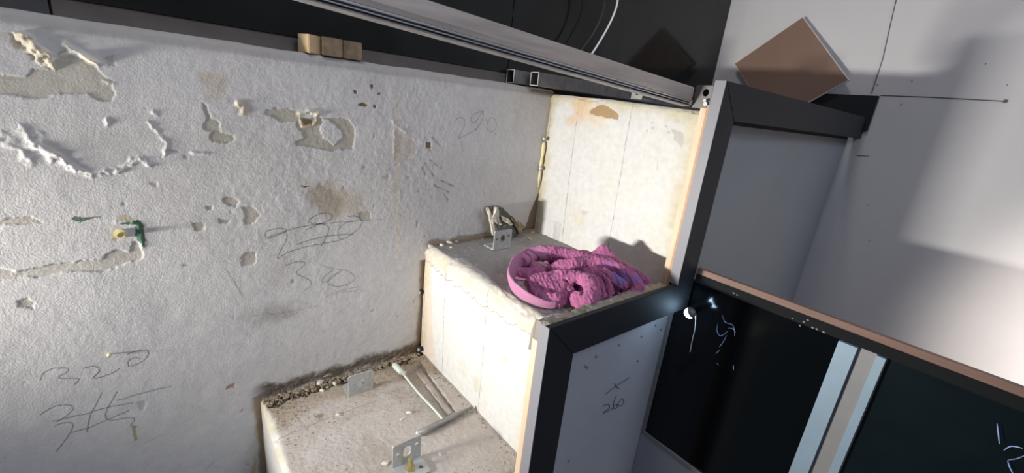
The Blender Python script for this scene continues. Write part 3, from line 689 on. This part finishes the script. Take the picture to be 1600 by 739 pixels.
# corner bracket that holds the rail end
cb = thing('corner_bracket', 'shiny bracket with a keyhole slot at the rail end on the top corner', 'bracket', (.386, .272, .327), 'zinc angle brackets on the stairs')
mt = Matrix(((1, 0, 0, .386), (0, 0, 1, .268), (0, 1, 0, .327), (0, 0, 0, 1)))
curve_plate('upright_plate', rrect(-.0145, .0145, 0, .034, .003), [circ(.004, .023, .005, 14, 1.2)], .002, mt, M_TUBE, cb)
bm = bmesh.new(); box(bm, .3715, .4005, .269, .300, .327, .3288); obj('base_plate', bm, M_ZINC, cb)
bm = bmesh.new(); box(bm, .3715, .3735, .269, .290, .3289, .359); obj('side_plate', bm, M_ZINC, cb)
bm = bmesh.new(); cyl(bm, (.395, .267, .338), (0, -1, 0), .0025, .008, 10); cyl(bm, (.395, .266, .333), (0, -1, 0), .0035, .003, 6); obj('screw', bm, M_BARS, cb)

# ------------------------------------------------------------------ rods on the bottom step
def lay(px, z): return Vector(on(2, z, *px))
rod = thing('threaded_rod', 'thin steel rod with a pale plug lying along its sunken shadow patch on the bottom step', 'rod', (.12, -.074, -H1))
p0 = Vector((.034, -.078, -H1 + .010)); p1 = Vector((.222, -.069, -H1 + .004))
bm = bmesh.new(); tube(bm, spline([p0 + (p1 - p0) * t + Vector((0, .001 * math.sin(t * 9), 0)) for t in np.linspace(.12, 1, 9)], 4), .0022, 8); obj('shank', bm, M_PLUG, rod, smooth=True)
bm = bmesh.new(); d = (p1 - p0).normalized(); tube(bm, [p0 - d * .004, p0, p0 + d * .012, p0 + d * .03, p0 + d * .034], [.003, .0060, .0060, .0050, .003], 12); obj('plug', bm, M_PLUG, rod, smooth=True)
bm = bmesh.new(); cyl(bm, p0 + d * .036 + Vector((0, .002, 0)), (0, 0, 1), .004, .004, 6); obj('nut', bm, M_PLUG, rod)
rod2 = thing('steel_tube', 'short grey steel tube lying behind the bolted bracket', 'rod', (.226, -.07, -H1))
p0 = Vector((.230, -.122, -H1 + .0075)); p1 = Vector((.222, -.008, -H1 + .0065)); d = (p1 - p0).normalized()
bm = bmesh.new(); tube(bm, [p0, p0 + d * .075, p0 + d * .08, p1], [.0052, .0052, .0038, .0026], 12); obj('tube_body', bm, M_ZINCD, rod2, smooth=True)
bm = bmesh.new(); rock(bm, p0 + Vector((0, 0, .002)), .004, 1); obj('weld_bead', bm, M_ZINC, rod2)

# ------------------------------------------------------------------ rail resting on the top corner
rail = thing('aluminium_rail', 'long weathered aluminium channel running from the corner bracket over the stairs', 'metal rail', (.36, .262, .34))
dv = Vector((.0674, .9956, -.0651)).normalized(); E0 = Vector((.360, .262, .3405)); E1 = E0 - dv * 1.35
sx = dv.cross(Vector((0, 0, 1))).normalized(); up = sx.cross(dv).normalized()
def sect(name, pts, m):
    bm = bmesh.new(); A = [bm.verts.new(E0 + sx * a + up * b) for a, b in pts]; B = [bm.verts.new(E1 + sx * a + up * b) for a, b in pts]
    bm.faces.new(A); bm.faces.new(B[::-1]); n = len(pts)
    for i in range(n): bm.faces.new([A[i], B[i], B[(i + 1) % n], A[(i + 1) % n]])
    return obj(name, bm, m, rail)
sect('upper_flange', [(-.004, .0165), (.010, .0165), (.012, .0150), (.0130, .0010), (.0125, -.004), (-.004, -.004)], M_BARW)
sect('ridge', [(-.004, -.0044), (.0128, -.0044), (.0145, -.0056), (.0145, -.0066), (.011, -.0074), (-.004, -.0074)], M_BARS)
sect('ridge', [(-.004, -.0076), (.0115, -.0076), (.0138, -.0088), (.0138, -.0096), (.0095, -.0102), (-.004, -.0102)], M_BARS)
sect('lower_lip', [(-.004, -.0104), (.0105, -.0104), (.0120, -.0114), (.0118, -.0126), (.008, -.0132), (-.004, -.0132)], M_ZINCD)

# ------------------------------------------------------------------ two rectangular steel tubes
def rtube(x0, x1, y0, y1, z0, z1, label, loc):
    t = thing('rectangular_tube', label, 'metal tube', (loc[0], y0, z0), 'steel tubes on the top step')
    th = .0014; mt = Matrix(((1, 0, 0, 0), (0, 0, -1, y1), (0, 1, 0, 0), (0, 0, 0, 1)))
    bm = bmesh.new(); O = rrect(x0, x1, z0, z1, .0015, 2); I = rrect(x0 + th, x1 - th, z0 + th, z1 - th, .001, 2)
    n = len(O)
    vs = [[bm.verts.new((p[0], yy, p[1])) for p in R] for yy in (y0, y1) for R in (O, I)]
    O0, I0, O1, I1 = vs
    for i in range(n):
        j = (i + 1) % n
        bm.faces.new([O0[i], O1[i], O1[j], O0[j]]); bm.faces.new([I0[i], I0[j], I1[j], I1[i]])
        bm.faces.new([O0[i], O0[j], I0[j], I0[i]]); bm.faces.new([O1[i], I1[i], I1[j], O1[j]])
    obj('tube_body', bm, M_TUBE, t)
    bm = bmesh.new(); 
    for i in range(n): pass
    tube(bm, [Vector((p[0], y0 - .0002, p[1])) for p in rrect(x0 + th / 2, x1 - th / 2, z0 + th / 2, z1 - th / 2, .001, 2)], .0008, 6, closed=True)
    obj('cut_edge', bm, M_CUT, t)
rtube(-.037, -.011, .200, 1.02, TOP + .0005, TOP + .0285, 'steel tube nearer the black cladding, its open end further left', (-.026, 0))
rtube(.000, .026, .238, 1.02, TOP + .0005, TOP + .0285, 'steel tube on the riser side, its open end further right', (.014, 0))

# ------------------------------------------------------------------ timber offcut on the ledge
tb = thing('timber_offcut', 'short rough timber offcut on the ledge above the wall', 'timber offcut', (-.02, -.17, TOP))
ZL = .3440
rot = Matrix.Translation((-.020, -.205, 0)) @ Matrix.Rotation(math.radians(28), 4, 'Z')
obj('side_piece', bx(-.012, .012, -.016, .010, ZL, ZL + .027, rot), M_TIMBERL, tb, bevel=.001)
obj('end_piece', bx(-.030, -.002, -.194, -.163, ZL, ZL + .0275), M_TIMBER, tb, bevel=.001)
obj('end_piece', bx(-.033, -.004, -.162, -.131, ZL, ZL + .0275), M_TIMBER, tb, bevel=.001)

# ------------------------------------------------------------------ hanging cables
for nm, m, k, lab, xx in (('cable', M_CABLEW, [(968, -40), (965, 0), (960, 20), (949, 44), (932, 73), (921, 88), (905, 100)], 'thin white cable hanging in front of the black cladding', .02),
                      ('cable', M_CABLEB, [(946, -40), (945, 0), (939, 27), (926, 54), (907, 80), (895, 98)], 'black cable hanging left of the white cable', .02)):
    pts = [Vector(on(0, xx, *q)) for q in k]
    pts[-1].x = xx; bm = bmesh.new(); tube(bm, spline(pts, 6), .0024, 8); o = obj(nm, bm, m, smooth=True); tag(o, lab, 'cable')

# ------------------------------------------------------------------ foam bead and plugs in the corner of the top riser
bm = bmesh.new(); k = [(851, 222), (849, 240), (846, 256), (844, 272), (841, 292)]
tube(bm, spline([Vector(on(1, D2 - .007, *q)) + Vector((-.002, 0, 0)) for q in k], 5), [.0030 + .0018 * abs(math.sin(i * .5)) for i in range(21)], 10)
tag(obj('foam_bead', bm, M_FOAM, smooth=True), 'pale yellow foam bead in the corner of wall and top riser', 'sealant')
pk = [((852, 217), 'grey wall plug at the upper end of the yellow foam bead'), ((846, 263), 'grey wall plug at the lower end of the yellow foam bead')]
for q, lab in pk:
    t = thing('wall_plug', lab, 'wall plug', tuple(on(1, D2 - .01, *q)), 'wall plugs in the corners'); c = Vector(on(1, D2 - .008, *q)) + Vector((.001, 0, 0))
    bm = bmesh.new(); cyl(bm, c, (.3, -1, .1), .0048, .005, 10); obj('collar', bm, M_CHUNKB, t)
    bm = bmesh.new(); cyl(bm, c + Vector((0, -.005, 0)), (.3, -1, .1), .0026, .002, 8); obj('tip', bm, M_ZINC, t)
for q, lab in (((658, 455), 'dark wall plug halfway up the corner beside the middle riser'), ((657, 544), 'dark wall plug at the foot of the corner beside the middle riser')):
    c = Vector(on(1, -.004, *q)) + Vector((.002, 0, 0)); t = thing('wall_plug', lab, 'wall plug', tuple(c), 'wall plugs in the corners')
    bm = bmesh.new(); cyl(bm, c, (.2, -1, .1), .0058, .004, 12); obj('collar', bm, M_HOLE, t)
    bm = bmesh.new(); cyl(bm, c + Vector((.0006, -.004, -.001)), (.2, -1, .1), .0036, .003, 10); obj('tip', bm, M_ZINC, t)
# screw and nail in the left wall
q = on(0, 0, 188, 365); t = thing('wall_screw', 'cream plug with a screw in the left wall beside the green paint', 'screw', tuple(q))
bm = bmesh.new(); cyl(bm, (-.001, q[1], q[2]), (1, 0, 0), .0062, .0035, 14); obj('plug', bm, M_FOAM, t)
bm = bmesh.new(); cyl(bm, (.0025, q[1], q[2]), (1, 0, 0), .0030, .006, 12); obj('screw_head', bm, M_BRASS, t)
q = on(0, 0, 171, 552); bm = bmesh.new(); tube(bm, [Vector((-.001, q[1], q[2])), Vector((.0045, q[1], q[2])), Vector((.0052, q[1], q[2])), Vector((.0068, q[1], q[2]))], [.0012, .0012, .0028, .0024], 10)
tag(obj('nail', bm, M_FOAM, smooth=True), 'small pale nail above the pencilled 320', 'nail')

# ------------------------------------------------------------------ rubble
def chunk(c, s, m, label, sq=(1, 1, .7), sub=2, rough=.25, group='loose mortar crumbs'):
    bm = bmesh.new(); rock(bm, (c[0], c[1], c[2] + s * sq[2] * .75), s, sub, sq, rough)
    tag(obj('mortar_crumb', bm, m), label, 'rubble', group)
gA = 'mortar crumbs at the wall on the bottom step'
for q, s, m, lab in (((500, 600), .0080, M_CHUNK, 'white crumb, front middle of the heap left of the lower bracket'), ((513, 589), .0095, M_CHUNKB, 'large tan crumb at the back of the heap left of the lower bracket'),
                     ((523, 601), .0065, M_CHUNK, 'pale crumb at the right end of the heap left of the lower bracket'), ((489, 606), .0060, M_CHUNKB, 'tan crumb at the left end of the heap left of the lower bracket'),
                     ((503, 611), .0055, M_CHUNK, 'small white crumb in front of the heap left of the lower bracket'), ((556, 588), .0070, M_CHUNKB, 'brown crumb hidden half behind the lower bracket by the wall'),
                     ((592, 600), .0070, M_CHUNKB, 'brown crumb just right of the lower bracket')):
    chunk(on(2, -H1, *q), s, m, lab, sq=(1, .7, .6), sub=1, rough=.38, group=gA)
gB = 'crumbs scattered out on the bottom tread'
for q, s, lab in (((528, 648), .0045, 'lone flat crumb casting a shadow in the middle of the bottom tread'), ((640, 646), .0055, 'dark-shadowed crumb left of the rod shadow patch on the bottom tread'), ((628, 656), .0040, 'smaller crumb just below the shadowed one on the bottom tread'),
                  ((687, 710), .0045, 'crumb right of the bolted bracket on the bottom tread'), ((602, 724), .0050, 'crumb left of the bolted bracket at the lower frame edge')):
    chunk(on(2, -H1, *q), s, M_CHUNK, lab, sq=(1.2, .8, .45), sub=1, rough=.38, group=gB)
gC = 'white crumbs on the middle step left of its bracket'
for q, s, lab in (((702, 381), .0085, 'largest white crumb at the wall on the middle step'), ((713, 379), .0055, 'white crumb at the right end of the row on the middle step'), ((690, 384), .0060, 'white crumb left of the largest on the middle step'),
                  ((705, 388), .0045, 'small white crumb in front of the largest on the middle step'), ((672, 386), .0055, 'white crumb at the very corner of the middle step')):
    chunk(on(2, 0, *q), s, M_CHUNK, lab, sq=(1, .7, .55), sub=1, rough=.38, group=gC)
# loose grit, uncountable
bm = bmesh.new()
def grit(n, fx, zz, smax):
    for i in range(n):
        x, y = fx(); s = random.uniform(.0005, smax) * random.uniform(.5, 1)
        rock(bm, (x, y, zz + s * .3), s, 1 if s < .0025 else 1, rough=.3)
def f1(): return abs(random.gauss(0, .012)) + .002, random.uniform(-.315, -.01)
def f2(): return min(.37, abs(random.gauss(0, .09)) + .004), random.uniform(-.31, -.006)
def f3(): return abs(random.gauss(0, .006)) + .002, random.uniform(.01, .30)
def f5(): return random.uniform(.35, .383), random.uniform(.02, .30)
grit(1100, f1, -H1, .0036); grit(1300, f2, -H1, .0016); grit(300, f3, 0, .0028); grit(240, f5, 0, .0018)
grit(180, lambda: (random.uniform(.01, .37), -.004 - abs(random.gauss(0, .006))), -H1, .0022)
grit(120, lambda: (random.uniform(.32, .375), random.uniform(-.31, -.01)), -H1, .0020)
o = obj('loose_grit', bm, M_DIRT); kind(o, 'stuff'); tag(o, 'brown and grey grit strewn over the treads and along the wall', 'grit')

# broken mortar lump against the wall on the middle step
bk = thing('broken_mortar_lump', 'jagged grey-green lump of broken mortar behind the middle-step bracket', 'rubble', (.03, .18, 0))
def shard(pxs, x, th, m, name):
    bm = bmesh.new(); P3 = [on(0, x, *q) for q in pxs]; prism(bm, [(p[1], p[2]) for p in P3], 0, x - th, x)
    bmesh.ops.triangulate(bm, faces=bm.faces[:]); bmesh.ops.subdivide_edges(bm, edges=bm.edges[:], cuts=2, use_grid_fill=True)
    for v in bm.verts: v.co += Vector([random.uniform(-.0019, .0019) for _ in range(3)])
    return obj(name, bm, m, bk)
shard([(761, 326), (765, 325), (772, 345), (777, 362), (771, 368), (766, 345)], .030, .006, M_CHUNK, 'pale_splinter')
shard([(774, 324), (779, 325), (778, 340), (784, 352), (780, 353), (770, 342)], .034, .006, M_CHUNK, 'pale_splinter')
shard([(765, 326), (785, 324), (800, 338), (815, 352), (818, 360), (806, 368), (795, 368), (780, 368), (770, 350)], .022, .018, M_CHUNKD, 'shaded_core')
shard([(778, 342), (796, 344), (806, 360), (800, 372), (780, 370), (774, 355)], .032, .014, M_CHUNKD, 'shaded_core')
shard([(797, 340), (808, 346), (818, 350), (819, 358), (812, 364), (805, 352)], .028, .008, M_CHUNKB, 'green_flake')
shard([(785, 338), (797, 344), (802, 352), (797, 352), (786, 344)], .034, .004, M_CHUNK, 'pale_flake')
for q, s in (((797, 372), .006), ((803, 366), .005), ((795, 380), .0045), ((812, 364), .004)):
    bm = bmesh.new(); p = on(2, 0, *q); rock(bm, (p[0], p[1], s * .6), s, 2); obj('crumb', bm, M_CHUNKB, bk)
for q, lab in (((830, 361), 'yellowish metal ring at the foot of the dark corner gap'), ((828, 372), 'flat ring lying in front of the corner gap on the middle step')):
    p = on(2, .003, *q); bm = bmesh.new(); c = Vector((max(p[0], .008), p[1], .0025))
    tube(bm, [c + Vector((.0042 * math.cos(a), .0042 * math.sin(a), .0007 * math.sin(3 * a))) for a in np.linspace(0, 2 * math.pi, 15)[:-1]], .0017, 8, closed=True)
    tag(obj('metal_ring', bm, M_BRASS, smooth=True), lab, 'ring', 'metal rings on the middle step')

# ------------------------------------------------------------------ crumpled towel on the middle step
def tw(k, z): x, y = 780 + .1895 * k[0], 360 + .1895 * k[1]; return Vector(on(2, z, x, y))
def build_towel():
    bm = bmesh.new()
    def fold(pts, flat=None, seg=14, n=6):
        P = spline([tw((a, b), z) for a, b, z, r in pts], n)
        R = []
        for i in range(len(pts) - 1):
            for k in range(n): R.append(pts[i][3] * (1 - k / n) + pts[i + 1][3] * k / n)
        R.append(pts[-1][3]); tube(bm, P, R, seg, flat=flat)
    def lump(c, s, rz=0):
        m = bmesh.ops.create_uvsphere(bm, u_segments=20, v_segments=12, radius=1)
        Mx = Matrix.Translation(tw(c[:2], c[2])) @ Matrix.Rotation(rz, 4, 'Z')
        for v in m['verts']: v.co = Mx @ Vector((v.co.x * s[0], v.co.y * s[1], v.co.z * s[2]))
    # standing hem band of the left loop
    fold([(330, 190, .040, .012), (240, 205, .036, .015), (140, 275, .030, .018), (90, 370, .024, .018), (105, 450, .020, .016), (180, 520, .016, .014), (280, 575, .013, .011), (400, 615, .010, .009), (470, 610, .012, .009)], flat=(1, .26))
    # far roll of terry
    fold([(190, 260, .030, .011), (270, 205, .036, .013), (380, 190, .040, .014), (500, 190, .042, .014), (620, 215, .042, .0135), (740, 240, .040, .013), (860, 225, .044, .013)])
    fold([(250, 300, .022, .012), (330, 330, .016, .012), (420, 330, .014, .012)])
    # middle roll running to the hook at the right
    fold([(440, 345, .024, .010), (500, 300, .034, .011), (600, 285, .040, .012), (740, 265, .043, .013), (880, 285, .044, .014), (1000, 335, .042, .014), (1090, 400, .036, .0125), (1140, 470, .028, .011), (1110, 530, .018, .010), (1030, 560, .012, .0095), (975, 555, .011, .009)])
    # peak and the side falling to the right
    fold([(760, 235, .040, .010), (810, 190, .052, .010), (862, 140, .066, .0065), (875, 128, .070, .003)])
    fold([(875, 130, .069, .004), (900, 180, .060, .0065), (930, 240, .050, .010), (900, 260, .044, .013)])
    fold([(862, 140, .066, .005), (850, 200, .054, .011), (840, 250, .045, .012)])
    fold([(920, 215, .050, .006), (1000, 280, .042, .008), (1100, 345, .034, .009), (1190, 410, .024, .009), (1215, 460, .013, .010), (1170, 500, .010, .009)])
    fold([(1000, 330, .028, .012), (1100, 400, .020, .012), (1150, 450, .014, .011)])
    fold([(130, 350, .012, .010), (240, 370, .010, .013), (370, 380, .012, .013)])
    # front body
    fold([(230, 460, .018, .013), (340, 420, .026, .014), (460, 400, .030, .014), (580, 390, .034, .014), (680, 395, .036, .013)])
    fold([(250, 500, .012, .013), (360, 480, .018, .015), (470, 480, .020, .014), (540, 460, .024, .012)])
    fold([(300, 540, .009, .011), (400, 570, .012, .012), (480, 575, .013, .0125), (520, 540, .014, .011)])
    # curl
    fold([(560, 430, .030, .010), (640, 390, .038, .0105), (720, 415, .040, .0115), (760, 470, .038, .012), (765, 530, .032, .0125), (730, 585, .024, .013), (680, 620, .015, .0135), (650, 640, .010, .011)])
    fold([(600, 590, .012, .009), (640, 570, .018, .011), (690, 560, .024, .011)])
    fold([(560, 440, .026, .009), (580, 510, .020, .008), (600, 560, .014, .008)])
    lump((640, 480, .012), (.016, .018, .012))
    # sagging folds right of the curl
    fold([(760, 380, .042, .008), (830, 440, .036, .008), (850, 520, .024, .008), (820, 590, .012, .008), (770, 630, .008, .007)], flat=(1, .6))
    fold([(800, 360, .043, .009), (880, 430, .034, .009), (900, 510, .022, .009), (880, 560, .012, .009)], flat=(1, .6))
    fold([(840, 340, .042, .010), (930, 400, .034, .011), (1010, 450, .026, .010), (1060, 470, .022, .007)])
    fold([(880, 440, .022, .012), (960, 480, .016, .011), (1000, 500, .012, .009)])
    lump((760, 330, .028), (.045, .030, .016), .5); lump((880, 350, .026), (.040, .035, .018), .3); lump((560, 300, .022), (.030, .026, .014), .3)
    lump((500, 250, .022), (.030, .020, .018), .6); lump((700, 250, .024), (.040, .022, .020), .6); lump((900, 300, .03), (.030, .03, .02))
    lump((450, 480, .008), (.040, .030, .010), .4); lump((800, 500, .010), (.030, .035, .012)); lump((950, 430, .014), (.035, .030, .013), .2)
    bmesh.ops.recalc_face_normals(bm, faces=bm.faces)
    for v in bm.verts: v.co.z = max(v.co.z, .0015)
    me = bpy.data.meshes.new('t'); bm.to_mesh(me); bm.free()
    t = bpy.data.objects.new('t', me); COL.objects.link(t)
    m = t.modifiers.new('r', 'REMESH'); m.mode = 'VOXEL'; m.voxel_size = .0014
    m = t.modifiers.new('s', 'SMOOTH'); m.factor = .5; m.iterations = 5
    me2 = bpy.data.meshes.new_from_object(t.evaluated_get(bpy.context.evaluated_depsgraph_get())); bpy.data.objects.remove(t)
    me2.name = 'towel'; me2.materials.clear(); n = len(me2.vertices)
    co = np.empty(n * 3); me2.vertices.foreach_get('co', co); co = co.reshape(-1, 3)
    no = np.empty(n * 3); me2.vertex_normals.foreach_get('vector', no) if hasattr(me2, 'vertex_normals') else me2.vertices.foreach_get('normal', no); no = no.reshape(-1, 3)
    x, y, z = co.T
    def d3(path):
        best = np.full(n, 9.)
        for p in spline(path, 8): best = np.minimum(best, np.linalg.norm(co - np.array(p), axis=1))
        return best
    hem1 = d3([tw((a, b), zz) for a, b, zz in ((330, 190, .044), (240, 205, .040), (140, 275, .034), (90, 370, .026), (105, 450, .022), (180, 520, .018), (280, 575, .015), (400, 615, .012))])
    st1 = d3([tw(k[:2], k[2]) for k in ((240, 200, .040), (300, 240, .034), (370, 285, .026))])
    st2 = d3([tw(k[:2], k[2]) for k in ((480, 310, .040), (560, 295, .046), (640, 300, .050), (700, 310, .050))])
    smooth = np.clip((1 - sm(hem1, .012, .017)) * (1 - sm(z * 0, 1, 2)) + (1 - sm(st1, .006, .009)) + (1 - sm(st2, .007, .010)), 0, 1)
    f = lambda s_, sd: .5 * (vnoise(x + .7 * z, y, s_, sd) + vnoise(y - .6 * z, z + .5 * x, s_, sd + 5))
    terry = .8 * f(.0034, 1) + 1.1 * f(.0019, 2)
    big = f(.022, 3) + .5 * f(.011, 4)
    co += no * ((terry * .0015 * (1 - smooth)) + big * .0028 * (1 - .5 * smooth))[:, None]
    co[:, 2] = np.maximum(co[:, 2], .0012)
    me2.vertices.foreach_set('co', co.reshape(-1)); 
    c = np.empty((n, 3)); c[:] = (.37, .115, .235)
    c *= (1 + .38 * terry * (1 - smooth) + .06 * big)[:, None]
    c += (np.array((.46, .20, .33)) - c) * (smooth * .9)[:, None]
    line_ = (np.abs(st1 - .0088) < .0010) | (np.abs(st2 - .0098) < .0010)
    c[line_ & (z > .012)] = (.20, .03, .09)
    for k, zz, r in (((870, 265), .056, .016), ((900, 275), .055, .012), ((1000, 385), .040, .018), ((1130, 400), .040, .014), ((1160, 450), .03, .012), ((975, 545), .015, .008)):
        d = np.linalg.norm(co - np.array(tw(k, zz)), axis=1); m_ = (1 - sm(d + .006 * terry, r * .4, r)) * .7
        c += (np.array((.22, .16, .48)) - c) * m_[:, None]
    at = me2.color_attributes.new('tint', 'FLOAT_COLOR', 'POINT')
    at.data.foreach_set('color', np.concatenate([np.clip(c, 0, 1), np.ones((n, 1))], 1).reshape(-1).astype(np.float32))
    me2.update()
    return me2
M_TOWEL = mat('pink_terry', (.5, .15, .3), .95, attr=True, bump=.0012, bscale=750, spec=.1)
M_TOWEL.node_tree.nodes['Principled BSDF'].inputs['Sheen Weight'].default_value = .12
tag(link('towel', build_towel(), M_TOWEL, None, True), 'crumpled pink terry towel lying on the middle step', 'towel')
